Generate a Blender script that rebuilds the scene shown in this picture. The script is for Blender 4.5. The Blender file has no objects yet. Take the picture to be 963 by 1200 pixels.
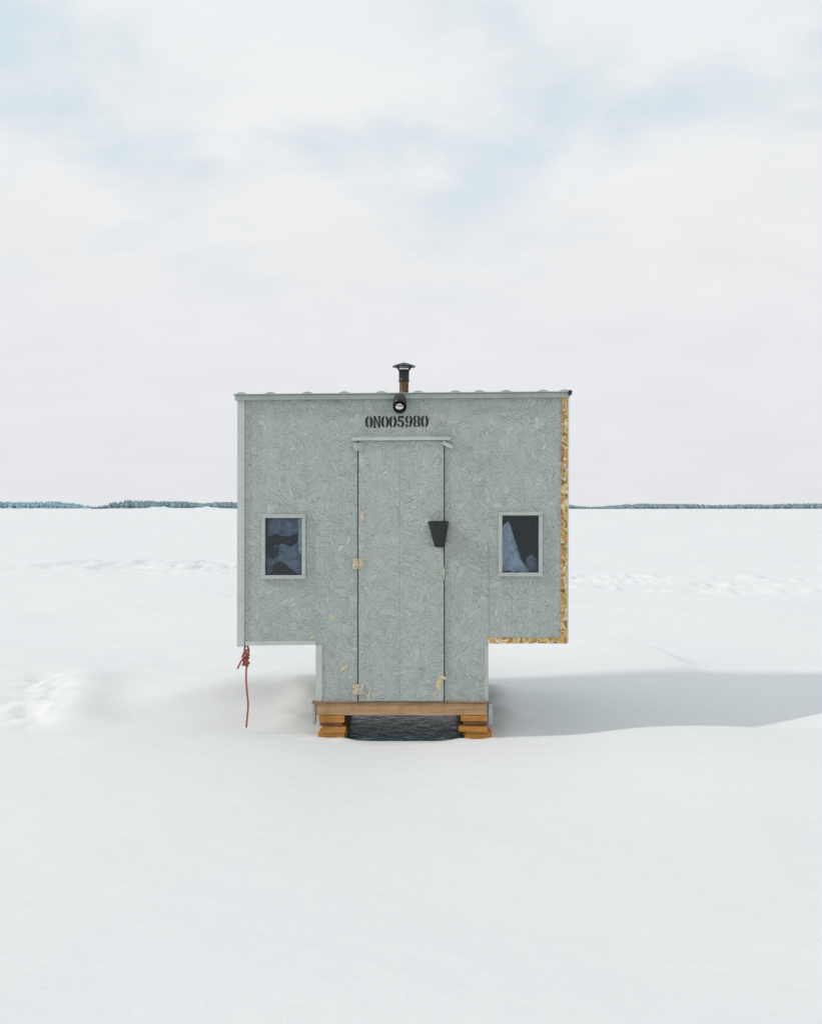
import bpy, bmesh, math, random
import numpy as np
from mathutils import Vector, Matrix
random.seed(7); rng=np.random.RandomState(5)
sc=bpy.context.scene
EYE=1.7; D=7.5; F=1200.0
def X(px,y=0.0): return (px-481.5)*(D+y)/F
def Z(py,y=0.0): return EYE+(595-py)*(D+y)/F
M=1/160.0

# ---------------------------------------------------------------- helpers
def link(o,parent=None):
    sc.collection.objects.link(o)
    if parent: o.parent=parent
    return o
def obj(name,verts,faces,mat=None,parent=None,smooth=False):
    me=bpy.data.meshes.new(name); me.from_pydata([tuple(v) for v in verts],[],faces); me.update()
    o=bpy.data.objects.new(name,me)
    if mat: me.materials.append(mat)
    if smooth:
        for p in me.polygons: p.use_smooth=True
    return link(o,parent)
def from_bm(name,bm,mat=None,parent=None,smooth=False):
    me=bpy.data.meshes.new(name); bmesh.ops.recalc_face_normals(bm,faces=bm.faces); bm.to_mesh(me); bm.free()
    o=bpy.data.objects.new(name,me)
    if mat: me.materials.append(mat)
    if smooth:
        for p in me.polygons: p.use_smooth=True
    return link(o,parent)
def add_box(bm,x0,x1,y0,y1,z0,z1,bev=0.0,jit=0.0,rot=None):
    r=bmesh.ops.create_cube(bm,size=1.0)
    vs=r['verts']
    c=Vector(((x0+x1)/2,(y0+y1)/2,(z0+z1)/2))
    for v in vs:
        v.co=Vector((v.co.x*(x1-x0)+random.uniform(-jit,jit),v.co.y*(y1-y0),v.co.z*(z1-z0)+random.uniform(-jit,jit)))
        if rot is not None: v.co=rot@v.co
        v.co+=c
    if bev>0:
        es=set()
        for v in vs:
            for e in v.link_edges: es.add(e)
        bmesh.ops.bevel(bm,geom=list(es),offset=bev,segments=2,affect='EDGES',profile=0.6)
def box(name,x0,x1,y0,y1,z0,z1,mat,parent=None,bev=0.003,jit=0,rot=None):
    bm=bmesh.new(); add_box(bm,min(x0,x1),max(x0,x1),y0,y1,min(z0,z1),max(z0,z1),bev,jit,rot)
    return from_bm(name,bm,mat,parent)
def lathe(name,prof,mat,parent,center,n=32,axis='Z',smooth=True):
    vs=[];fs=[]
    for r,h in prof:
        for i in range(n):
            a=2*math.pi*i/n
            if axis=='Z': vs.append((center[0]+r*math.cos(a),center[1]+r*math.sin(a),center[2]+h))
            else: vs.append((center[0]+r*math.cos(a),center[1]+h,center[2]+r*math.sin(a)))
    for k in range(len(prof)-1):
        for i in range(n):
            j=(i+1)%n; fs.append((k*n+i,k*n+j,(k+1)*n+j,(k+1)*n+i))
    fs.append(tuple(range(n))); fs.append(tuple(range((len(prof)-1)*n,len(prof)*n)))
    o=obj(name,vs,fs,mat,parent,smooth)
    return o

# ---------------------------------------------------------------- material helpers
class NT:
    def __init__(s,name):
        s.m=bpy.data.materials.new(name); s.m.use_nodes=True; s.t=s.m.node_tree
        s.b=s.t.nodes['Principled BSDF']
    def n(s,typ,**kw):
        nd=s.t.nodes.new(typ)
        for k,v in kw.items(): setattr(nd,k,v)
        return nd
    def l(s,a,b): s.t.links.new(a,b)
    def val(s,sock,v):
        if hasattr(v,'is_linked'): s.l(v,sock)
        else: sock.default_value=v
    def math(s,op,a,b=0.0,c=None,clamp=False):
        nd=s.n('ShaderNodeMath',operation=op,use_clamp=clamp); s.val(nd.inputs[0],a); s.val(nd.inputs[1],b)
        if c is not None: s.val(nd.inputs[2],c)
        return nd.outputs[0]
    def vmath(s,op,a,b):
        nd=s.n('ShaderNodeVectorMath',operation=op); s.val(nd.inputs[0],a); s.val(nd.inputs[1],b); return nd.outputs[0]
    def noise(s,vec,scale,detail=4,rough=.55,dist=0.0,col=False):
        nd=s.n('ShaderNodeTexNoise'); s.l(vec,nd.inputs['Vector'])
        nd.inputs['Scale'].default_value=scale; nd.inputs['Detail'].default_value=detail
        nd.inputs['Roughness'].default_value=rough; nd.inputs['Distortion'].default_value=dist
        return nd.outputs['Color'] if col else nd.outputs['Fac']
    def mr(s,v,a,b,c=0.0,d=1.0,smooth=False):
        nd=s.n('ShaderNodeMapRange'); nd.clamp=True
        if smooth: nd.interpolation_type='SMOOTHSTEP'
        s.l(v,nd.inputs[0])
        for i,x in zip((1,2,3,4),(a,b,c,d)): nd.inputs[i].default_value=x
        return nd.outputs[0]
    def mix(s,f,a,b,mode='MIX'):
        nd=s.n('ShaderNodeMix',data_type='RGBA',blend_type=mode)
        s.val(nd.inputs[0],f)
        for i,x in ((6,a),(7,b)):
            if hasattr(x,'is_linked'): s.l(x,nd.inputs[i])
            else: nd.inputs[i].default_value=(*x,1) if len(x)==3 else x
        return nd.outputs[2]
    def ramp(s,v,stops):
        nd=s.n('ShaderNodeValToRGB'); s.l(v,nd.inputs[0]); cr=nd.color_ramp
        while len(cr.elements)<len(stops): cr.elements.new(0.5)
        for e,(p,c) in zip(cr.elements,stops): e.position=p; e.color=(*c,1)
        return nd.outputs[0]
    def bump(s,h,strength,dist,normal=None):
        nd=s.n('ShaderNodeBump'); nd.inputs['Strength'].default_value=strength; nd.inputs['Distance'].default_value=dist
        s.l(h,nd.inputs['Height'])
        if normal: s.l(normal,nd.inputs['Normal'])
        return nd.outputs[0]
    def coord(s): return s.n('ShaderNodeTexCoord').outputs['Object']

def flakes(N,co,seed,cs,fx,fy):
    v=N.vmath('ADD',co,(seed,seed*1.7,0))
    d=N.noise(v,7,2,.5,col=True); d=N.vmath('SUBTRACT',d,(.5,.5,.5)); d=N.vmath('MULTIPLY',d,(.09,.09,0))
    v=N.vmath('ADD',v,d)
    vo=N.n('ShaderNodeTexVoronoi',voronoi_dimensions='2D'); vo.inputs['Scale'].default_value=cs; N.l(v,vo.inputs['Vector'])
    sub=N.vmath('SUBTRACT',v,vo.outputs['Position'])
    sp=N.n('ShaderNodeSeparateColor'); N.l(vo.outputs['Color'],sp.inputs[0])
    ang=N.math('MULTIPLY',sp.outputs[0],3.1416)
    ro=N.n('ShaderNodeVectorRotate',rotation_type='Z_AXIS'); N.l(sub,ro.inputs['Vector']); N.l(ang,ro.inputs['Angle'])
    q=N.vmath('MULTIPLY',ro.outputs[0],(fx,fy,1)); off=N.vmath('MULTIPLY',vo.outputs['Color'],(37,53,0)); q=N.vmath('ADD',q,off)
    v2=N.n('ShaderNodeTexVoronoi',voronoi_dimensions='2D'); v2.inputs['Scale'].default_value=1; N.l(q,v2.inputs['Vector'])
    v3=N.n('ShaderNodeTexVoronoi',voronoi_dimensions='2D',feature='DISTANCE_TO_EDGE'); v3.inputs['Scale'].default_value=1; N.l(q,v3.inputs['Vector'])
    s2=N.n('ShaderNodeSeparateColor'); N.l(v2.outputs['Color'],s2.inputs[0])
    grain=N.noise(q,6,2)
    return s2.outputs[0],s2.outputs[1],v3.outputs['Distance'],grain

def osb(name,painted=True,tone=1.0,off=0.0):
    N=NT(name); c=N.coord()
    sp=N.n('ShaderNodeSeparateXYZ'); N.l(c,sp.inputs[0])
    cb=N.n('ShaderNodeCombineXYZ'); N.l(N.math('ADD',N.math('ADD',sp.outputs[0],sp.outputs[1]),off),cb.inputs[0]); N.l(sp.outputs[2],cb.inputs[1])
    co=cb.outputs[0]
    a1,b1,d1,g1=flakes(N,co,3.1,6.5,9,28)
    a2,b2,d2,g2=flakes(N,co,11.7,10,16,54)
    sel=N.mr(N.noise(co,9,2),.48,.52)
    def mx(x,y):
        nd=N.n('ShaderNodeMix',data_type='FLOAT'); N.l(sel,nd.inputs[0]); N.l(x,nd.inputs[2]); N.l(y,nd.inputs[3]); return nd.outputs[0]
    a=mx(a1,a2); b=mx(b1,b2); d=mx(d1,d2); g=mx(g1,g2)
    edge=N.mr(d,0.0,.10)
    if painted:
        base=(0.362*tone,0.410*tone,0.388*tone); dark=(0.27*tone,0.312*tone,0.295*tone); lite=(0.47*tone,0.52*tone,0.495*tone)
        col=N.ramp(a,[(0,dark),(.16,base),(.8,base),(1,lite)])
        vis=N.mr(N.noise(co,4.5,4,.6),.38,.60)
        col=N.mix(N.mr(vis,0,1,.60,.22),col,base)
        big=N.noise(co,1.3,4); col=N.mix(N.mr(big,.35,.7,0,.32),col,(.45*tone,.475*tone,.43*tone))
        streak=N.vmath('MULTIPLY',co,(9,.7,1)); col=N.mix(N.mr(N.noise(streak,1,4),.5,.75,0,.28),col,(.28,.31,.30))
        crack_shade=N.math('MULTIPLY',N.math('SUBTRACT',1,edge),N.mr(b,.68,.80)); crack_shade=N.math('MULTIPLY',crack_shade,N.mr(vis,0,1,.25,1))
        col=N.mix(N.math('MULTIPLY',crack_shade,.58),col,(.12,.145,.135))  # flake-edge relief shade darkened into the colour, along with worn paint
        hl=N.math('MULTIPLY',N.math('SUBTRACT',1,N.mr(N.math('ABSOLUTE',N.math('SUBTRACT',d,.13)),.0,.06)),N.mr(b,.22,.14)); col=N.mix(N.math('MULTIPLY',hl,.50),col,(.62,.66,.63))  # pale relief highlight beside flake edges, painted in with the wear
        chip=N.math('MULTIPLY',N.mr(b,.972,.975),N.mr(N.noise(co,22,3),.55,.6)); col=N.mix(N.math('MULTIPLY',chip,.7),col,(.55,.45,.28))
        low=N.math('MULTIPLY',N.mr(sp.outputs[2],.75,.25),N.mr(N.noise(co,7,4),.60,.64)); low=N.math('MULTIPLY',low,N.mr(a,.75,.8))
        col=N.mix(N.math('MULTIPLY',low,.5),col,(.50,.46,.33))
        rough=.5; bs=1.0
    else:
        col=N.ramp(a,[(0,(.26,.12,.03)),(.3,(.46,.25,.06)),(.6,(.56,.35,.12)),(.85,(.64,.46,.21)),(1,(.72,.61,.43))])
        w=N.mr(N.noise(co,30,3),.58,.62); col=N.mix(w,col,(.68,.65,.56))
        k=N.mr(N.noise(N.vmath('ADD',co,(5,5,0)),26,3),.58,.66); col=N.mix(k,col,(.16,.08,.025))
        rough=.7; bs=.9
    N.l(col,N.b.inputs['Base Color']); N.b.inputs['Roughness'].default_value=rough
    N.b.inputs['Specular IOR Level'].default_value=.45
    h=N.math('MULTIPLY',a,.8); h=N.math('ADD',h,N.math('MULTIPLY',edge,.35)); h=N.math('ADD',h,N.math('MULTIPLY',g,.25))
    h=N.math('ADD',h,N.math('MULTIPLY',N.noise(co,12,3),1.2))
    N.l(N.bump(h,bs,.0055 if painted else .003),N.b.inputs['Normal'])
    return N.m

def paint(name,col,rough=.5,metal=0.0,var=.15,scale=12,dirt=(.15,.13,.1),bump=.15,spec=.5):
    N=NT(name); c=N.coord()
    n=N.noise(c,scale,5); k=N.mix(N.mr(n,.45,.75,0,var*2),col,dirt)
    n2=N.noise(c,scale*8,3); k=N.mix(N.mr(n2,.55,.75,0,var),k,tuple(min(1,x*1.6) for x in col))
    N.l(k,N.b.inputs['Base Color']); N.b.inputs['Metallic'].default_value=metal
    N.l(N.mr(n,.3,.7,rough-.1,rough+.15),N.b.inputs['Roughness']); N.b.inputs['Specular IOR Level'].default_value=spec
    N.l(N.bump(n2,bump,.003),N.b.inputs['Normal'])
    return N.m
def wood(name,c1,c2,axis=(1.2,30,30)):
    N=NT(name); c=N.coord(); v=N.vmath('MULTIPLY',c,axis)
    n=N.noise(v,2.2,5,.6,.6); col=N.ramp(n,[(.25,c1),(.7,c2)])
    n2=N.noise(c,9,3); col=N.mix(N.mr(n2,.5,.8,0,.5),col,tuple(x*.5 for x in c1))
    N.l(col,N.b.inputs['Base Color']); N.b.inputs['Roughness'].default_value=.75
    N.l(N.bump(n,.5,.003),N.b.inputs['Normal']); return N.m

m_osb=osb('painted_osb'); m_door=osb('painted_osb_door',True,1.03,4.3); m_raw=osb('raw_osb',False)
m_trim=paint('grey_metal_trim',(.49,.53,.505),.5,0,.18,9,(.3,.33,.3))
m_fascia=paint('roof_metal',(.36,.42,.395),.45,.1,.15,7,(.22,.25,.23))
m_frame=paint('window_frame_paint',(.42,.47,.44),.55,0,.2,18,(.26,.27,.22))
m_seam=paint('door_seam',(.24,.27,.25),.7,0,.3,30)
m_black=paint('black_metal',(.018,.018,.02),.4,.2,.1,20,(.06,.045,.035))
m_rust=paint('rusty_pipe',(.16,.085,.035),.6,.3,.5,30,(.03,.02,.015))
m_letter=paint('stencil_paint',(.012,.012,.013),.6,0,.15,60,(.05,.055,.05))
m_nail=paint('nail_steel',(.16,.15,.13),.5,.5,.3,60)
m_steel=paint('galvanised_steel',(.42,.45,.47),.45,.6,.25,40,(.2,.2,.2))
m_hinge=paint('worn_hinge',(.60,.53,.40),.6,0,.55,55,(.22,.13,.06))
m_chip=paint('bare_wood_chip',(.62,.52,.34),.75,0,.3,40,(.35,.26,.14))
m_beam=wood('pine_beam',(.36,.21,.10),(.58,.39,.21))
m_block=wood('orange_lumber',(.30,.11,.02),(.56,.27,.055))
m_blockdk=wood('weathered_lumber',(.13,.07,.03),(.33,.20,.09))
m_cloth=paint('black_fabric',(.014,.014,.016),.6,0,.15,25,(.03,.03,.03),.5)
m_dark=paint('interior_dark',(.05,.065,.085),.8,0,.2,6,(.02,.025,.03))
m_gap=paint('door_gap',(.03,.03,.028),.9,0,.1)
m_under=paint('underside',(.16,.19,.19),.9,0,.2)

# ---------------------------------------------------------------- HUT
hut=bpy.data.objects.new('ice_fishing_hut',None); link(hut)
DEP=2.2
xL,xR=X(280),X(662); xl,xr=X(371),X(571)
zT=Z(463); zB=Z(753); zF=Z(823)
W1=(X(311),X(354),Z(674),Z(607)); W2=(X(588),X(631),Z(671),Z(604))
xs=sorted([xL,W1[0],W1[1],xl,xr,W2[0],W2[1],xR]); zs=sorted([zF,zB,W1[2],W1[3],W2[2],W2[3],zT])
bm=bmesh.new(); grid={}
def gv(i,k):
    if (i,k) not in grid: grid[(i,k)]=bm.verts.new((xs[i],0,zs[k]))
    return grid[(i,k)]
for i in range(len(xs)-1):
    for k in range(len(zs)-1):
        cx=(xs[i]+xs[i+1])/2; cz=(zs[k]+zs[k+1])/2
        if cz<zB and not (xl<cx<xr): continue
        if any(w[0]<cx<w[1] and w[2]<cz<w[3] for w in (W1,W2)): continue
        bm.faces.new((gv(i,k),gv(i+1,k),gv(i+1,k+1),gv(i,k+1)))
r=bmesh.ops.extrude_face_region(bm,geom=list(bm.faces))
for v in [g for g in r['geom'] if isinstance(g,bmesh.types.BMVert)]: v.co.y+=.04
from_bm('front_wall',bm,m_osb,hut)
out=[(xL,zB),(xL,zT),(xR,zT),(xR,zB),(xr,zB),(xr,zF),(xl,zF),(xl,zB)]
def shell(name,o,y0,y1,mat,back=True):
    n=len(o); vs=[(p[0],y0,p[1]) for p in o]+[(p[0],y1,p[1]) for p in o]
    fs=[(i,(i+1)%n,n+(i+1)%n,n+i) for i in range(n)]
    if back: fs.append(tuple(range(n,2*n)))
    return obj(name,vs,fs,mat,hut)
shell('side_walls',out,.041,DEP,m_osb)
g=.03
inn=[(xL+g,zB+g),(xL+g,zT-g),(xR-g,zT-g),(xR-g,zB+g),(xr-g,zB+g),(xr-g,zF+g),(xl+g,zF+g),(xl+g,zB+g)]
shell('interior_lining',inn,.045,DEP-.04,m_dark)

def quadbox(name,p,y0,y1,mat,bev=0.002):
    bm=bmesh.new(); f=[bm.verts.new((a,y0,b)) for a,b in p]; k=[bm.verts.new((a,y1,b)) for a,b in p]
    bm.faces.new(f); bm.faces.new(k[::-1])
    for i in range(4): bm.faces.new((f[i],f[(i+1)%4],k[(i+1)%4],k[i]))
    if bev: bmesh.ops.bevel(bm,geom=list(bm.edges),offset=bev,segments=2,affect='EDGES',profile=.6)
    return from_bm(name,bm,mat,hut)
quadbox('corner_trim_left',[(X(278),Z(758)),(X(286.5),Z(757.5)),(X(287),Z(464)),(X(278.5),Z(464))],-.012,.06,m_trim)
quadbox('bottom_trim_left',[(X(287.5),Z(756.5)),(X(370),Z(755.5)),(X(370),Z(751)),(X(287.5),Z(751.5))],-.010,.05,m_trim)
quadbox('lower_corner_trim',[(X(370),Z(822)),(X(377.5),Z(822)),(X(377.5),Z(756)),(X(370),Z(756))],-.006,.05,m_trim)
quadbox('lower_corner_trim_right',[(X(568),Z(822)),(X(572),Z(822)),(X(572),Z(755)),(X(568),Z(755))],-.004,.05,m_frame)
def ragged(name,x0,z0,x1,z1,w,n,mat,y0,y1,horizontal=False,amp=.005):
    bm=bmesh.new(); A=[];B=[]
    for i in range(n+1):
        t=i/n; px=x0+(x1-x0)*t; pz=z0+(z1-z0)*t
        a=random.uniform(-amp,amp); b=random.uniform(-amp*.2,amp*.2)
        if horizontal: p=(px,pz+w+a); q=(px,pz+b)
        else: p=(px-w+a,pz); q=(px+b,pz)
        A.append((bm.verts.new((p[0],y0,p[1])),bm.verts.new((p[0],y1,p[1])))); B.append((bm.verts.new((q[0],y0+random.uniform(-.003,.003),q[1])),bm.verts.new((q[0],y1,q[1]))))
    for i in range(n):
        bm.faces.new((A[i][0],A[i+1][0],B[i+1][0],B[i][0])); bm.faces.new((B[i][0],B[i+1][0],B[i+1][1],B[i][1])); bm.faces.new((A[i][0],A[i][1],A[i+1][1],A[i+1][0]))
    for e in (0,n): bm.faces.new((A[e][0],B[e][0],B[e][1],A[e][1]))
    return from_bm(name,bm,mat,hut)
ragged('raw_corner_board',X(664),Z(754),X(665),Z(465),.044,80,m_raw,-.012,.05)
ragged('raw_bottom_board',X(571),Z(754),X(656),Z(754),.040,30,m_raw,-.009,.05,True)
quadbox('side_flashing',[(X(663.8),Z(753)),(X(665.4),Z(753)),(X(666.2),Z(466)),(X(664.6),Z(466))],-.014,.10,m_trim,0)

def roofline(px): return 462.6-(px-276)*(3.3/392)
bm=bmesh.new(); prof=[]
ribs=[284,318,361,404,447,490,533,561,592,635,660]
px=275.0
while px<=669.5:
    b=0
    for r_ in ribs:
        t=abs(px-r_)/6.5
        if t<1: b=max(b,math.cos(t*math.pi/2)**.8)
    prof.append((X(px),Z(roofline(px)),b*.013)); px+=.75
f=[bm.verts.new((a,-.052,b+c)) for a,b,c in prof]; k=[bm.verts.new((a,DEP+.06,b+c-.10)) for a,b,c in prof]
f2=[bm.verts.new((a,-.052,b-.006)) for a,b,c in prof]; k2=[bm.verts.new((a,DEP+.06,b-.106)) for a,b,c in prof]
for i in range(len(prof)-1):
    bm.faces.new((f[i],f[i+1],k[i+1],k[i])); bm.faces.new((f2[i+1],f2[i],k2[i],k2[i+1])); bm.faces.new((f[i+1],f[i],f2[i],f2[i+1]))
from_bm('ribbed_roof',bm,m_fascia,hut)
quadbox('roof_fascia',[(X(276),Z(469.5)),(X(667),Z(466)),(X(667),Z(460.6)),(X(276),Z(463.9))],-.035,.03,m_fascia)
box('roof_corner_cap',X(664.5),X(668.5),-.056,.0,Z(463.5),Z(458),m_black,hut,.004)

# door
box('door_gap_backing',X(418.8),X(521.0),-.0015,.01,Z(822),Z(513),m_gap,hut,0)
box('door_leaf',X(420.2),X(519.7),-.014,-.002,Z(821.5),Z(517),m_door,hut,.0015)
box('door_seam',X(467.85),X(468.15),-.0145,-.0135,Z(821),Z(518),m_seam,hut,0)
box('door_drip_cap',X(412.5),X(527.5),-.035,-.002,Z(516.5),Z(512.5),m_trim,hut,.003,rot=Matrix.Rotation(-.004,3,'Y'))
box('cap_upper_strip',X(416),X(526),-.012,-.003,Z(512.2),Z(510.5),m_frame,hut,.001)  # thin strip in frame paint just above the drip cap
box('door_latch',X(517.5),X(531),-.03,-.005,Z(524),Z(519.5),m_trim,hut,.004,rot=Matrix.Rotation(.5,3,'Y'))
def hinge(px,py,name,s=1):
    bm=bmesh.new()
    add_box(bm,X(px-6.5*s),X(px-.7),-.019,-.0145 ,Z(py+6.2*s),Z(py-6.2*s),.0012,.001)
    add_box(bm,X(px+.9),X(px+6.5*s),-.0205,-.0145,Z(py+5.8*s),Z(py-6.0*s),.0012,.001)
    for i in range(3):
        z0=Z(py+6*s-i*4*s); r=bmesh.ops.create_cone(bm,cap_ends=True,segments=10,radius1=.006,radius2=.006,depth=.022*s)
        for v in r['verts']: v.co+=Vector((X(px),-.021,z0+.012))
    for dx in (-4,4):
        for dz in (-4,0,4):
            r=bmesh.ops.create_cone(bm,cap_ends=True,segments=8,radius1=.003,radius2=.003,depth=.003)
            for v in r['verts']: v.co=Vector((v.co.x,v.co.z,v.co.y))+Vector((X(px+dx*s),-.0215,Z(py+dz*s)))
    return from_bm(name,bm,m_hinge,hut)
hinge(419.7,660.5,'hinge_middle'); hinge(419.7,807.5,'hinge_lower')
h=hinge(419.7,524,'hinge_upper',.8); h.data.materials[0]=m_frame
bm=bmesh.new()
def nail(px,py,y,r=.0035):
    r_=bmesh.ops.create_cone(bm,cap_ends=True,segments=8,radius1=r,radius2=r*.7,depth=.003)
    for v in r_['verts']: v.co=Vector((v.co.x,-v.co.z,v.co.y))+Vector((X(px),y,Z(py)))
for col,y0,y1,yy,st in ((464.5,525,815,-.0142,24),(471.5,530,815,-.0138,24),(426,540,640,-.0142,24),(514.5,530,812,-.0138,26),(381,600,815,-.001,26),(562,480,815,-.001,29),
                        (294,480,745,-.001,27),(648,480,740,-.001,27),(411,480,815,-.001,31),(528,540,815,-.001,28),(366,480,595,-.001,27),(575,480,595,-.001,25)):
    p=y0
    while p<y1:
        if random.random()<.85: nail(col+random.uniform(-.9,.9),p+random.uniform(-4,4),yy)
        p+=st
from_bm('nail_heads',bm,m_nail,hut)
box('sheet_joint',X(572.3),X(572.6),-.0012,.001,Z(745),Z(640),m_seam,hut,0)
def chip(name,px,py,w,h_,y,n=16,mat=m_chip,ang=0):
    vs=[(X(px),y,Z(py))]
    for i in range(n):
        a=2*math.pi*i/n; r=random.uniform(.45,1.1)
        u=math.cos(a)*w*r; v=math.sin(a)*h_*r
        vs.append((X(px+u*math.cos(ang)-v*math.sin(ang)),y,Z(py+u*math.sin(ang)+v*math.cos(ang))))
    obj(name,vs,[(0,1+i,1+(i+1)%n) for i in range(n)],mat,hut)
chip('paint_chip_a',424.5,605,3,7.5,-.0160,ang=.2); chip('paint_chip_b',429,600,1.5,2.5,-.0160)
chip('paint_chip_c',515,800,4,13,-.0157,ang=.15); chip('paint_chip_d',518,793,6,3,-.0159,ang=.3)
chip('paint_chip_e',403,783,2.2,8,-.002,ang=.9); chip('paint_chip_f',459,755,1,3,-.0161); chip('paint_chip_g',337,548,1.2,3,-.002)
chip('paint_chip_h',519.8,670,1.2,10,-.0161); chip('paint_chip_i',432,815,1.5,8,-.016,ang=.15); chip('paint_chip_j',510,812,1.5,5,-.016,ang=.5)
chip('paint_chip_k',366,747,2,4,-.002,ang=1.1); chip('paint_chip_l',399,758,1,2.5,-.002,ang=.6); chip('paint_chip_m',506,760,1.2,4,-.016,ang=.7)

# windows
def window(tag,w,seed):
    x0,x1,z0,z1=w; t=4.3*M; random.seed(seed)
    bm=bmesh.new()
    add_box(bm,x0-t,x1+t,-.020,-.001,z1,z1+t,.002); add_box(bm,x0-t,x1+t,-.022,-.001,z0-t,z0,.002)
    add_box(bm,x0-t,x0,-.018,-.0012,z0+.0005,z1-.0005,.002); add_box(bm,x1,x1+t,-.018,-.0012,z0+.0005,z1-.0005,.002)
    from_bm('window_frame_'+tag,bm,m_frame,hut)
    N=NT('window_glass_'+tag)
    t_=N.t; t_.nodes.remove(N.b)
    tr=N.n('ShaderNodeBsdfTransparent'); tr.inputs[0].default_value=(.80,.87,.93,1)
    gl=N.n('ShaderNodeBsdfGlossy'); gl.inputs['Roughness'].default_value=.03; gl.inputs['Color'].default_value=(.80,.93,1,1)
    fr=N.n('ShaderNodeFresnel'); fr.inputs[0].default_value=1.6
    nz=N.noise(N.coord(),5,2); bp=N.bump(nz,.25,.02); N.l(bp,gl.inputs['Normal'])
    mx=N.n('ShaderNodeMixShader'); N.l(fr.outputs[0],mx.inputs[0]); N.l(tr.outputs[0],mx.inputs[1]); N.l(gl.outputs[0],mx.inputs[2])
    N.l(mx.outputs[0],t_.nodes['Material Output'].inputs[0])
    obj('window_pane_'+tag,[(x0,.014,z0),(x1,.014,z0),(x1,.014,z1),(x0,.014,z1)],[(0,1,2,3)],N.m,hut)
m_silver=paint('bubble_insulation',(.27,.33,.43),.5,.0,.5,26,(.07,.085,.12),.6)
m_curt=paint('curtain_cloth',(.70,.76,.82),.8,0,.5,22,(.28,.33,.42),.5)
m_blk2=paint('dark_shape',(.006,.007,.010),.9,0,.1)
window('left',W1,3); window('right',W2,4); random.seed(21)
def patch(name,pts,y,mat,dy=.03,seg=10,ox=0,oz=0):
    vs=[];fs=[];n=len(pts)
    for i,(tx,ty,bx,by) in enumerate(pts):
        for j in range(seg+1):
            t=j/seg; vs.append((X(tx+(bx-tx)*t+random.uniform(-.4,.4)),y+random.uniform(0,dy)+dy*.4*math.sin(i*1.9),Z(ty+(by-ty)*t+random.uniform(-.3,.3))))
    for i in range(n-1):
        for j in range(seg): a=i*(seg+1)+j; fs.append((a,a+seg+1,a+seg+2,a+1))
    obj(name,vs,fs,mat,hut,True)
patch('foil_top',[(312,607,312,630),(322,607,322,626),(332,607,333,632),(341,607,340,628),(350,607,350,624)],.08,m_silver)
patch('foil_bottom',[(311,650,311,675),(320,640,320,668),(330,637,331,664),(340,642,341,668),(349,634,350,676),(354,640,354,676)],.07,m_silver)
patch('gear_bar',[(312,631,312,637),(324,630,324,636),(333,628,333,638),(341,632,341,634)],.055,m_blk2,.005)
patch('gear_mid',[(314,640,313,654),(320,642,320,655),(326,640,325,652)],.055,m_blk2,.005)
patch('gear_low',[(318,664,318,675),(326,658,326,672),(334,662,334,670),(340,668,340,673)],.055,m_blk2,.005)
patch('side_curtain',[(349,608,349,646),(351,608,351.5,650),(354,608,354,648)],.035,m_curt,.01)
patch('drawn_curtain',[(587,622,587,667),(592,614,591,670),(596,611,596,669),(599,618,603,671),(602,628,608,670),(606,640,613,672),(610,652,618,670),(613,660,622,669)],.032,m_curt,.04,14)
patch('gear_shelf',[(618,655,618,669),(624,650,624,669),(631,656,631,670)],.08,m_silver,.03)

# stencilled number
verts=[];faces=[]
TY=-.0025
def addquad(p):
    b=len(verts); verts.extend(p); faces.append(tuple(range(b,b+len(p))))
def char(ch,x0,z0,w,hh):
    def T(u,v): return (x0+u*w,TY,z0+v*hh)
    def rect(a,b,c,d): addquad([T(a,c),T(b,c),T(b,d),T(a,d)])
    def arc(cx,cy,rx,ry,ix,iy,a0,a1,n=10):
        for i in range(n):
            p=math.radians(a0+(a1-a0)*i/n); q=math.radians(a0+(a1-a0)*(i+1)/n)
            addquad([T(cx+ix*math.cos(p),cy+iy*math.sin(p)),T(cx+rx*math.cos(p),cy+ry*math.sin(p)),T(cx+rx*math.cos(q),cy+ry*math.sin(q)),T(cx+ix*math.cos(q),cy+iy*math.sin(q))])
    if ch in 'O0':
        arc(.56,.5,.47,.5,.12,.37,-82,84); arc(.44,.5,.47,.5,.12,.37,96,262)
    elif ch=='N':
        rect(.06,.30,0,1); rect(0,.40,0,.08); rect(0,.28,.92,1); rect(.72,.94,0,1); rect(.62,1,.92,1)
        addquad([T(.33,1),T(.33,.66),T(.69,0),T(.69,.34)])
    elif ch=='5':
        rect(.12,.92,.80,1); rect(.12,.32,.50,.79); arc(.48,.32,.48,.34,.15,.20,-84,110); arc(.40,.32,.38,.32,.12,.18,185,262,6); addquad([T(.32,.5),T(.45,.52),T(.40,.66),T(.32,.64)])
    elif ch=='9':
        arc(.56,.66,.43,.34,.12,.20,-80,84); arc(.44,.66,.43,.34,.12,.20,96,262)
        addquad([T(.70,.5),T(.99,.66),T(.96,.35),T(.68,.3)]); addquad([T(.68,.31),T(.96,.36),T(.80,.10),T(.56,0),T(.52,.12)]); rect(.10,.38,.02,.27)
    elif ch=='8':
        for cy,ry,iy in ((.74,.26,.13),(.27,.27,.14)):
            arc(.55,cy,.44,ry,.12,iy,-82,82); arc(.45,cy,.44,ry,.12,iy,98,262)
pitch=(502.5-428)/8.0
for i,ch in enumerate('ON005980'):
    char(ch,X(428.0+i*pitch),Z(501.4-i*.12),pitch*.94*M,13.6*M)
obj('stencil_number',verts,faces,m_letter,hut)

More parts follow.
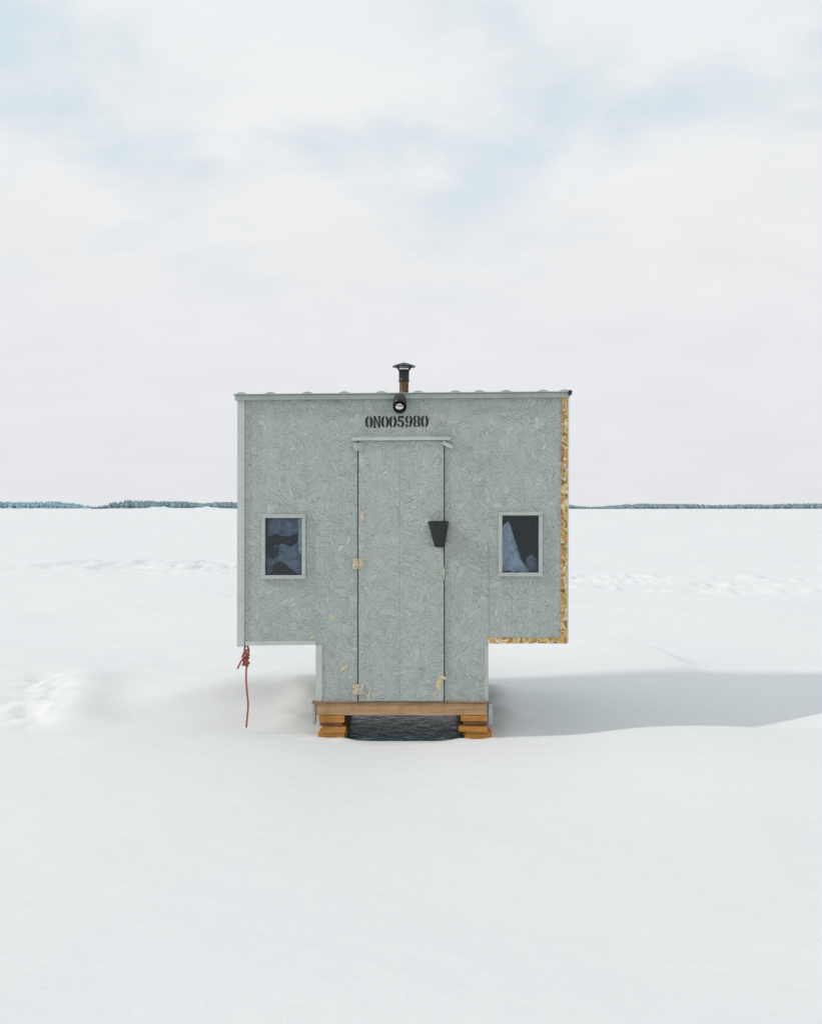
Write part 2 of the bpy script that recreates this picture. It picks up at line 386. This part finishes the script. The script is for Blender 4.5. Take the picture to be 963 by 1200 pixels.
# lamp over the door
lamp=bpy.data.objects.new('wall_lamp',None); link(lamp,hut)
cx=X(468.5)
lathe('lamp_mount',[(.030,0),(.034,-.01),(.032,-.035),(.02,-.045)],m_black,lamp,(cx,-.001,Z(468)),24,'Y')
hood=lathe('lamp_hood',[(.004,.062),(.024,.058),(.040,.044),(.050,.020),(.053,-.01),(.052,-.03),(.047,-.031),(.045,.01),(.03,.04)],m_black,lamp,(0,0,0),28,'Z')
hood.location=(cx,-.075,Z(474)); hood.rotation_euler=(math.radians(-48),0,0); hood.scale=(.95,1.15,1.5)
N=NT('lamp_glass'); N.b.inputs['Base Color'].default_value=(.75,.76,.74,1); N.b.inputs['Roughness'].default_value=.12
m_bulb=N.m
bm=bmesh.new(); bmesh.ops.create_uvsphere(bm,u_segments=24,v_segments=16,radius=.030)
b=from_bm('lamp_bulb',bm,m_bulb,lamp,True); b.location=(cx-.002,-.108,Z(478.0)); b.scale=(1,1,.8)
box('lamp_cage_bar',cx-.037,cx+.037,-.147,-.140,Z(478.4),Z(477.4),m_black,lamp,.001)

# pouch covering the handle
vs=[];fs=[];n=28;L=14
for j in range(L+1):
    t=j/L; zc=Z(611.5+29.5*t)
    hw=(11.6-5.8*t**1.1)*M*(1 if t<.93 else .85); th=(.048-.02*t)*(1 if t<.97 else .6)
    xc=X(513.2+1.4*t)
    for i in range(n):
        a=2*math.pi*i/n; fold=1+.07*math.sin(a*5+t*2)*(1-.5*t)
        ca=math.copysign(abs(math.cos(a))**.7,math.cos(a)); sa=math.copysign(abs(math.sin(a))**.8,math.sin(a))
        vs.append((xc+ca*hw*fold,-.018-th+sa*th*fold,zc+.005*math.sin(a*3+1)*(1-t)))
for j in range(L):
    for i in range(n): k=(i+1)%n; fs.append((j*n+i,j*n+k,(j+1)*n+k,(j+1)*n+i))
fs.append(tuple(range(L*n,(L+1)*n)))
b0=len(vs)
for i in range(n):
    v=Vector(vs[i]); c=Vector((X(513.2),-.066,0)); vs.append((c.x+(v.x-c.x)*.88,c.y+(v.y-c.y)*.85,v.z-.02))
for i in range(n): k=(i+1)%n; fs.append((i,k,b0+k,b0+i))
fs.append(tuple(range(b0,b0+n)))
obj('handle_pouch',vs,fs,m_cloth,hut,True)
box('pouch_flap',X(502.5),X(524.8),-.022,-.0145,Z(616),Z(610.5),m_cloth,hut,.003)

# base
box('floor_beam',X(370),X(570),-.006,.05,Z(838),Z(824.3),m_beam,hut,.004)
box('beam_shadow_strip',X(366),X(573),-.028,.055,Z(824),Z(822.3),m_blockdk,hut,.001)  # dark strip standing in for the shadow line along the beam top
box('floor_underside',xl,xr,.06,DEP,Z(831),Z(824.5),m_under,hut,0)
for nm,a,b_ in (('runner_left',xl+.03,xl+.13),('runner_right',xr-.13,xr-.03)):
    box(nm,a,b_,.10,DEP,.0,Z(831.5),m_under,hut,.005)  # runners carried full depth to keep light out beneath the hut
box('added_rear_beam',xl+.135,xr-.135,DEP-.06,DEP,Z(838),Z(831.5),m_under,hut,.005)  # unseen beam, added to limit light coming under from behind
for nm,a,b_ in (('bracket_left',366.5,369.7),('bracket_right',572.3,577)):
    bm=bmesh.new(); add_box(bm,X(a),X(b_),-.012,.06,Z(849),Z(824.5),.002)
    for p in (829,836,843):
        r=bmesh.ops.create_cone(bm,cap_ends=True,segments=6,radius1=.006,radius2=.006,depth=.008)
        for v in r['verts']: v.co=Vector((v.co.x,v.co.z,v.co.y))+Vector((X((a+b_)/2),-.016,Z(p)))
    from_bm(nm,bm,m_steel,hut)

def blocks(name,px0,px1,layers):
    e=bpy.data.objects.new(name,None); link(e)
    for i,(a,b_,t,bt,yf,mat,rz) in enumerate(layers):
        box('block_%d'%(i+1),X(a),X(b_),yf,yf+.34,Z(bt),Z(t),mat,e,.004,.0015,Matrix.Rotation(rz,3,'Z'))
blocks('wood_block_stack',374,405,[(373.5,403,838.4,846.6,-.02,m_block,.02),(375.5,401.5,847,850.6,.0,m_blockdk,-.03),(377,404.5,851,857.4,-.05,m_block,.04),(374,405,857.8,869.5,-.04,m_block,-.03)])
blocks('wood_block_stack',539,574,[(540,571,838.4,844.6,-.02,m_block,-.02),(542,568,845,850.0,.0,m_blockdk,.03),(538.5,572,850.4,856.4,-.05,m_block,-.05),(544,574.5,856.8,867.5,-.03,m_block,.06)])

# chimney
ch=bpy.data.objects.new('stove_chimney',None); link(ch,hut)
yc=.45; k=(D+yc)/F; cx=X(473.3,yc)
zr=Z(470,yc); 
lathe('lower_pipe',[(5.4*k,0),(5.4*k,Z(447,yc)-zr),(5.0*k,Z(446,yc)-zr)],m_rust,ch,(cx,yc,zr),28)
lathe('upper_pipe',[(5.0*k,0),(6.3*k,.004),(6.3*k,.012),(6.0*k,.016),(6.0*k,Z(435,yc)-Z(448,yc)),(6.9*k,Z(434.4,yc)-Z(448,yc)),(6.9*k,Z(433.4,yc)-Z(448,yc)),(5.2*k,Z(433.4,yc)-Z(448,yc))],m_black,ch,(cx,yc,Z(448,yc)),28)
lathe('rain_cap',[(13.6*k,0),(13.8*k,.004),(8*k,.020),(3*k,.030),(.8*k,.034),(.4*k,.035)],m_black,ch,(cx,yc,Z(430,yc)),32,smooth=False)
for i in range(4):
    a=math.pi/4+i*math.pi/2; p0=Vector((cx+6*k*math.cos(a),yc+6*k*math.sin(a),Z(436,yc))); p1=Vector((cx+11.5*k*math.cos(a),yc+11.5*k*math.sin(a),Z(429.6,yc)))
    dv=p1-p0; bm=bmesh.new(); bmesh.ops.create_cone(bm,cap_ends=True,segments=6,radius1=.005,radius2=.005,depth=dv.length)
    for v in bm.verts: v.co=dv.to_track_quat('Z','Y')@v.co+(p0+p1)/2
    from_bm('cap_strut_%d'%(i+1),bm,m_black,ch)
lathe('roof_flashing',[(11*k,0),(8*k,.02),(6*k,.05),(5.5*k,.06)],m_rust,ch,(cx,yc,Z(roofline(473))-.03),28)

# rope
N=NT('red_rope_fibre'); c=N.coord(); w=N.n('ShaderNodeTexWave'); w.bands_direction='DIAGONAL'; w.inputs['Scale'].default_value=60; w.inputs['Distortion'].default_value=1; N.l(c,w.inputs['Vector'])
N.l(N.mix(w.outputs['Fac'],(.28,.06,.045),(.46,.13,.09)),N.b.inputs['Base Color']); N.b.inputs['Roughness'].default_value=.8; N.l(N.bump(w.outputs['Fac'],.6,.003),N.b.inputs['Normal'])
m_rope=N.m
def rope(name,pts,r,parent):
    cu=bpy.data.curves.new(name,'CURVE'); cu.dimensions='3D'; cu.bevel_depth=r; cu.bevel_resolution=3
    s=cu.splines.new('NURBS'); s.points.add(len(pts)-1); s.use_endpoint_u=True; s.order_u=3
    for p,q in zip(s.points,pts): p.co=(q[0],q[1],q[2],1)
    cu.materials.append(m_rope); o=bpy.data.objects.new(name,cu); return link(o,parent)
rp=bpy.data.objects.new('rope',None); link(rp)
rope('hanging_length',[(X(289),.02,Z(778)),(X(288),.0,Z(790)),(X(289.5),-.01,Z(808)),(X(291.5),-.01,Z(826)),(X(290),-.01,Z(840)),(X(289.2),-.02,Z(852))],.0068,rp)
rope('loop_to_hut',[(X(286),.03,Z(753)),(X(292),.02,Z(760)),(X(291),-.02,Z(768)),(X(286),-.02,Z(765)),(X(287),.03,Z(756))],.007,rp)
pts=[]
for i in range(46):
    a=i*.75; pts.append((X(288)+.022*math.cos(a)*(1+.3*math.sin(i)),.0+.022*math.sin(a),Z(763+i*.38)+.012*math.sin(a*1.7)))
rope('knot',pts,.0072,rp)
rope('tail',[(X(288),-.02,Z(768)),(X(284),-.03,Z(773)),(X(281),-.03,Z(779)),(X(279.2),-.03,Z(783))],.0065,rp)

# ---------------------------------------------------------------- snow
def vnoise(x,y,seed):
    xi=np.floor(x).astype(np.int64); yi=np.floor(y).astype(np.int64); fx=x-xi; fy=y-yi
    fx=fx*fx*fx*(fx*(fx*6-15)+10); fy=fy*fy*fy*(fy*(fy*6-15)+10)
    def h(a,b):
        n=(a*374761393+b*668265263+seed*1442695041)&0xffffffff
        n=((n^(n>>13))*1274126177)&0xffffffff
        return ((n^(n>>16))&0xffff)/65535.0
    return (h(xi,yi)*(1-fx)+h(xi+1,yi)*fx)*(1-fy)+(h(xi,yi+1)*(1-fx)+h(xi+1,yi+1)*fx)*fy
def fbm(x,y,seed,o=4,g=.5):
    s=0;a=1;t=0
    for i in range(o): s=s+a*vnoise(x*2**i,y*2**i,seed+i*17); t+=a; a*=g
    return s/t-.5
def sst(a,b,v): t=np.clip((v-a)/(b-a),0,1); return t*t*(3-2*t)
def grow(start,step,rate,end):
    out=[];v=start;s=step
    while v<end: s*=rate; v+=s; out.append(v)
    return out
xp=list(np.arange(0,4.2,.035)); xp+=grow(xp[-1],.035,1.018,5000); xa=np.array([-v for v in xp[:0:-1]]+xp)
ya=np.array([-v for v in grow(6.0,.06,1.10,60)][::-1]+list(np.arange(-6.0,6.0,.035))+grow(6.0,.035,1.011,7000))
GX,GY=np.meshgrid(xa,ya)
def height(x,y):
    r=np.hypot(x,y); near=1-sst(60,200,r)
    h=.16*fbm(x/5.0+3,y/3.2,1,3)*near
    h+=.06*fbm(x/1.6,y/.9+4,9,4)*near*(1-.60*np.exp(-((x)**2+(y+2.5)**2)/14))
    h+=.020*fbm(x/.40+y/.5,y/.14,12,3)*near*sst(.46,.62,vnoise(x/2.5,y/2.,77))
    hutm=np.exp(-(np.maximum(np.abs(x-.0)-1.0,0)**2/1.0+np.maximum(np.abs(y-.8)-1.3,0)**2/.35))
    h=h*(1-.9*hutm)
    sh=np.exp(-(np.maximum(np.abs(x-3)-1.6,0)**2/.5+np.maximum(np.abs(y-1.8)-1.0,0)**2/.4)); h=h*(1-.6*sh)
    yr=-.50+.09*np.sin(x*1.1+.6)+.03*np.sin(x*3.1)+.05*x
    s=y-yr
    rim=.11*np.where(s<0,np.exp(-(s/1.5)**2),np.exp(-(s/.15)**2))*(1-sst(5,9,np.abs(x)))*(1-.7*np.exp(-((x-.0)/.75)**2))
    h+=rim*(.6+.7*vnoise(x/.9,y*0,5))
    h+=.03*sst(.55,-.15,s)*(1-sst(8,20,np.abs(x)))
    t=np.clip((y-2.9)/3.0,0,1); xc=2.9-1.1*t+.15*np.sin(y*2); amp=.20*np.exp(-((y-4.5)/1.1)**2)
    s=x-xc; h+=amp*np.where(s<0,np.exp(-(s/1.3)**2),np.exp(-(s/.22)**2))
    h+=.17*np.exp(-((x-3.4)/.6)**2-((y-.20)/.45)**2)
    s=(y-2.1-.35*x); h+=.15*np.exp(-((x+1.5)/.9)**2)*np.where(s<0,np.exp(-(s/.28)**2),np.exp(-(s/1.3)**2))
    s=y+.05-.20*(x+1.6); h+=.07*np.exp(-((x+2.1)/1.3)**2)*np.where(s<0,np.exp(-(s/.5)**2),np.exp(-(s/.14)**2))
    h+=.05*np.exp(-((x+.90)/.22)**2)*sst(-.15,.5,y)*(1-sst(1.9,2.6,y))*(.6+.8*vnoise(x/.3,y/.3,8))
    h+=.06*np.exp(-((x-.76)/.20)**2)*sst(-.12,.4,y)*(1-sst(1.9,2.6,y))*(.6+.8*vnoise(x/.3,y/.3,18))
    for bx in (-.70,-.50,.37,.60): h+=.022*np.exp(-((x-bx)/.09)**2-((y+.09)/.05)**2)
    h-=.04*np.exp(-((x-2.2)/1.6)**2-((y-.9)/.7)**2)
    # footprints trail on the left
    tx=-3.05-.25*(y-.6); m=np.exp(-((x-tx)/.24)**2)*sst(.2,.9,y)*(1-sst(2.6,3.4,y))
    h+=m*(.20*fbm(x/.26,y/.30,31,3)-.03); h+=.09*np.exp(-((x-tx-.35)/.3)**2)*sst(.2,.9,y)*(1-sst(2.6,3.6,y))
    def track(yc,w,amp,seed,xmask):
        m=np.exp(-np.abs((y-yc)/w)**4)*xmask
        c=fbm(x/.45,y/1.0,seed,4,.65)
        return m*(np.clip(c,-.12,.16)*amp*4.0)
    hh=track(24+.10*x+.8*np.sin(x*.25),2.6,.11,41,1-sst(-3.2,-2.0,x))
    hh+=track(19.5+.04*x,.6,.07,43,1-sst(-3.2,-2.0,x))
    hh+=track(17.4-.18*(x-5)+.3*np.sin(x*.5),.9,.12,51,sst(2,3.2,x))
    hh+=track(15.4-.20*(x-5)+.3*np.sin(x*.5),.45,.11,52,sst(2,3.2,x))
    hh+=track(13.5-.12*(x-5)+.2*np.sin(x*.7),.40,.10,53,sst(2,3.2,x))
    h+=hh
    far=sst(12,30,y)*(1-sst(400,1200,y)); h+=far*.12*np.maximum(fbm(x/9.,y/14.,61,5,.6)-.06,0)*2
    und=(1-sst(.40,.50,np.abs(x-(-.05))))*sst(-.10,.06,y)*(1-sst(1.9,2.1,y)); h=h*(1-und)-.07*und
    return h
H=height(GX,GY)
ny,nx=GX.shape; co=np.empty((ny*nx,3),np.float32); co[:,0]=GX.ravel(); co[:,1]=GY.ravel(); co[:,2]=H.ravel()
idx=np.arange(ny*nx).reshape(ny,nx); q=np.stack([idx[:-1,:-1],idx[:-1,1:],idx[1:,1:],idx[1:,:-1]],-1).reshape(-1,4)
me=bpy.data.meshes.new('snow_field'); me.vertices.add(len(co)); me.vertices.foreach_set('co',co.ravel())
me.loops.add(q.size); me.loops.foreach_set('vertex_index',q.ravel().astype(np.int32))
me.polygons.add(len(q)); me.polygons.foreach_set('loop_start',np.arange(0,q.size,4,dtype=np.int32)); me.polygons.foreach_set('loop_total',np.full(len(q),4,np.int32))
me.update(calc_edges=True); me.polygons.foreach_set('use_smooth',np.ones(len(q),bool)); me.update()
N=NT('snow'); c=N.coord()
n=N.noise(c,.35,5); col=N.mix(N.mr(n,.35,.65),(.785,.778,.775),(.81,.797,.785))
N.l(col,N.b.inputs['Base Color']); N.b.inputs['Roughness'].default_value=.75; N.b.inputs['Specular IOR Level'].default_value=.2
b1=N.noise(c,90,4,.7); b2=N.noise(N.vmath('MULTIPLY',c,(4,9,4)),1,4)
hh=N.math('ADD',N.math('MULTIPLY',b1,.24),N.math('MULTIPLY',b2,1.2))
N.l(N.bump(hh,.6,.015),N.b.inputs['Normal'])
me.materials.append(N.m); link(bpy.data.objects.new('snow_field',me))
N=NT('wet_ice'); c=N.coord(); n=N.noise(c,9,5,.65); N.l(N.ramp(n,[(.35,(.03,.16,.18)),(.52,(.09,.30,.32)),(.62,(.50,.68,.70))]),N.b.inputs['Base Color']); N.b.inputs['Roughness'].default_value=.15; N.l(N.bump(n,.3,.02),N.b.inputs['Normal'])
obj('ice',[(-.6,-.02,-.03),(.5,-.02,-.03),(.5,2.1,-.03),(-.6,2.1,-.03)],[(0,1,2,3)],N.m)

# ---------------------------------------------------------------- distant tree lines
def treeline(name,dist,segs,col,n):
    V=[];Fc=[]
    def cone(x,y,z,r,h,k=6):
        b=len(V); a0=random.random()*6
        for i in range(k):
            a=a0+2*math.pi*i/k; rr=r*random.uniform(.7,1.2); V.append((x+rr*math.cos(a),y+rr*math.sin(a),z+random.uniform(-.1,.15)*h))
        V.append((x+random.uniform(-.2,.2)*r,y,z+h))
        for i in range(k): Fc.append((b+i,b+(i+1)%k,b+k))
    s=dist/F
    for (p0,p1,hf) in segs:
        cnt=int(abs(p1-p0)*n); 
        for i in range(cnt):
            px=random.uniform(p0,p1); y=random.uniform(-60,60); x=(px-481.5)*s
            t=(px-p0)/(p1-p0); env=min(1,t*7+.1,(1-t)*7+.1)
            hp=hf(px)*env*random.uniform(.65,1.04)
            h_=hp*s; r=h_*random.uniform(.25,.40)+1.2
            cone(x,y+dist-D,0,r*1.1,h_*.62); cone(x,y+dist-D,h_*.35,r*.85,h_*.6)
            if random.random()<.5: cone(x+r*.9,y+dist-D,0,r,h_*.45)
        b=len(V); m=60
        for i in range(m+1):
            px=p0+(p1-p0)*i/m; t=i/m; env=min(1,t*7,(1-t)*7)
            x=(px-481.5)*s; V.append((x,dist-D-70,-.5)); V.append((x,dist-D,env*hf(px)*s*.38*random.uniform(.8,1.1)-.3))
        for i in range(m): Fc.append((b+2*i,b+2*i+2,b+2*i+3,b+2*i+1))
    N=NT(name+'_hazed_foliage'); c=N.coord(); nn=N.noise(c,.06,4)
    N.l(N.ramp(nn,[(.35,tuple(x*.8 for x in col)),(.55,col),(.72,tuple(x*1.2 for x in col))]),N.b.inputs['Base Color']); N.b.inputs['Roughness'].default_value=1; N.b.inputs['Specular IOR Level'].default_value=0  # aerial haze is mixed into the foliage base colour
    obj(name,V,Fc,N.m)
w=lambda a,b,c: (lambda p: a+b*math.sin(p*c)+b*.6*math.sin(p*c*2.7+1))
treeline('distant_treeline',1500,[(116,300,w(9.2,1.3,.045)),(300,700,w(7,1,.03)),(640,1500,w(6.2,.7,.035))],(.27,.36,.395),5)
treeline('distant_treeline',2400,[(-700,-60,w(8,1.5,.02)),(-80,112,w(7.4,1.6,.04)),(100,700,w(6,.6,.03))],(.32,.48,.54),5)  # farther line, bluer haze in its colour
V=[];Fc=[]
for i in range(81):
    px=120+(300-120)*i/80; x=(px-481.5)*1400/F; e=math.sin(math.pi*i/80)
    V.append((x,1340,-.3)); V.append((x,1400,(1.2+2.4*max(0,math.sin(px*.11)+.3*math.sin(px*.5)))*e)); V.append((x,1430,0))
for i in range(80):
    for j in range(2): a=i*3+j; Fc.append((a,a+3,a+4,a+1))
obj('snowy_shore',V,Fc,bpy.data.materials['snow'],None,True)

# ---------------------------------------------------------------- light
el=math.radians(34); az=math.radians(13)
s=Vector((-math.cos(el)*math.cos(az),-math.cos(el)*math.sin(az),math.sin(el)))
li=bpy.data.lights.new('sun','SUN'); li.energy=1.55; li.angle=math.radians(5.5); li.color=(1,.93,.84)
lo=bpy.data.objects.new('sun',li); lo.rotation_euler=s.to_track_quat('Z','Y').to_euler(); lo.location=(-5,-5,8); link(lo)
wd=bpy.data.worlds.new('World'); sc.world=wd; wd.use_nodes=True; t=wd.node_tree; t.nodes.clear()
class WN(NT):
    def __init__(s,t): s.t=t
N=WN(t)
sky=N.n('ShaderNodeTexSky'); sky.sky_type='NISHITA'; sky.sun_disc=False; sky.sun_elevation=el; sky.sun_rotation=math.atan2(s.x,s.y)%(2*math.pi)
g=N.n('ShaderNodeTexCoord').outputs['Generated']
sp=N.n('ShaderNodeSeparateXYZ'); N.l(g,sp.inputs[0])
zz=N.math('MAXIMUM',sp.outputs[2],0.0); den=N.math('ADD',zz,.30)
u=N.math('DIVIDE',sp.outputs[0],den); v=N.math('DIVIDE',sp.outputs[1],den)
cb=N.n('ShaderNodeCombineXYZ'); N.l(u,cb.inputs[0]); N.l(v,cb.inputs[1])
n1=N.noise(N.vmath('ADD',cb.outputs[0],(7.85,2.05,0)),2.1,7,.55,.3)
n2=N.noise(N.vmath('ADD',N.vmath('MULTIPLY',cb.outputs[0],(1,1.4,1)),(9,3,0)),3.8,6,.55)
nn=N.math('ADD',N.math('MULTIPLY',n1,.72),N.math('MULTIPLY',n2,.28))
thin=N.mr(nn,.53,.36,0,1,True)
up=N.mr(sp.outputs[2],.16,.34,0,1,True)
f=N.math('MULTIPLY',N.math('MULTIPLY',thin,up),.62)
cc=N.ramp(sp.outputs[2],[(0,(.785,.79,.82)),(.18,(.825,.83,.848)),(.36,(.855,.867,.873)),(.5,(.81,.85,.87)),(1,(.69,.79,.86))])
cm=N.mix(1.0,cc,N.ramp(n2,[(.3,(.965,.975,.98)),(.65,(1.02,1.02,1.02))]),'MULTIPLY')
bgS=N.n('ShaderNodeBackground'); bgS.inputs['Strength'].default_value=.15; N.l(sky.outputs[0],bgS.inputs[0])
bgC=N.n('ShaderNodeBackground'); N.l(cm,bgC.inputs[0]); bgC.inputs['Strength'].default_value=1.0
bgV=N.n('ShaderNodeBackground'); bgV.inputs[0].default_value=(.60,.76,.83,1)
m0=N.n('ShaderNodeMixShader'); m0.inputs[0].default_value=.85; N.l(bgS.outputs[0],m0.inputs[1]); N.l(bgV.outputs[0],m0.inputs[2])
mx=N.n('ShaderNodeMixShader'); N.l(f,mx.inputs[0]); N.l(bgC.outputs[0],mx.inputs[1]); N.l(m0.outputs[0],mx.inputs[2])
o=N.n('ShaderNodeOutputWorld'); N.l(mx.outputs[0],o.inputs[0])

# ---------------------------------------------------------------- camera
cam=bpy.data.cameras.new('camera'); cam.sensor_fit='VERTICAL'; cam.sensor_height=36; cam.sensor_width=36; cam.lens=36; cam.shift_y=-5/1200; cam.clip_end=20000; cam.clip_start=.05
co_=bpy.data.objects.new('camera',cam); co_.location=(0,-D,EYE); co_.rotation_euler=(math.radians(90),0,0); link(co_); sc.camera=co_
sc.view_settings.view_transform='Standard'; sc.view_settings.look='None'; sc.view_settings.exposure=0
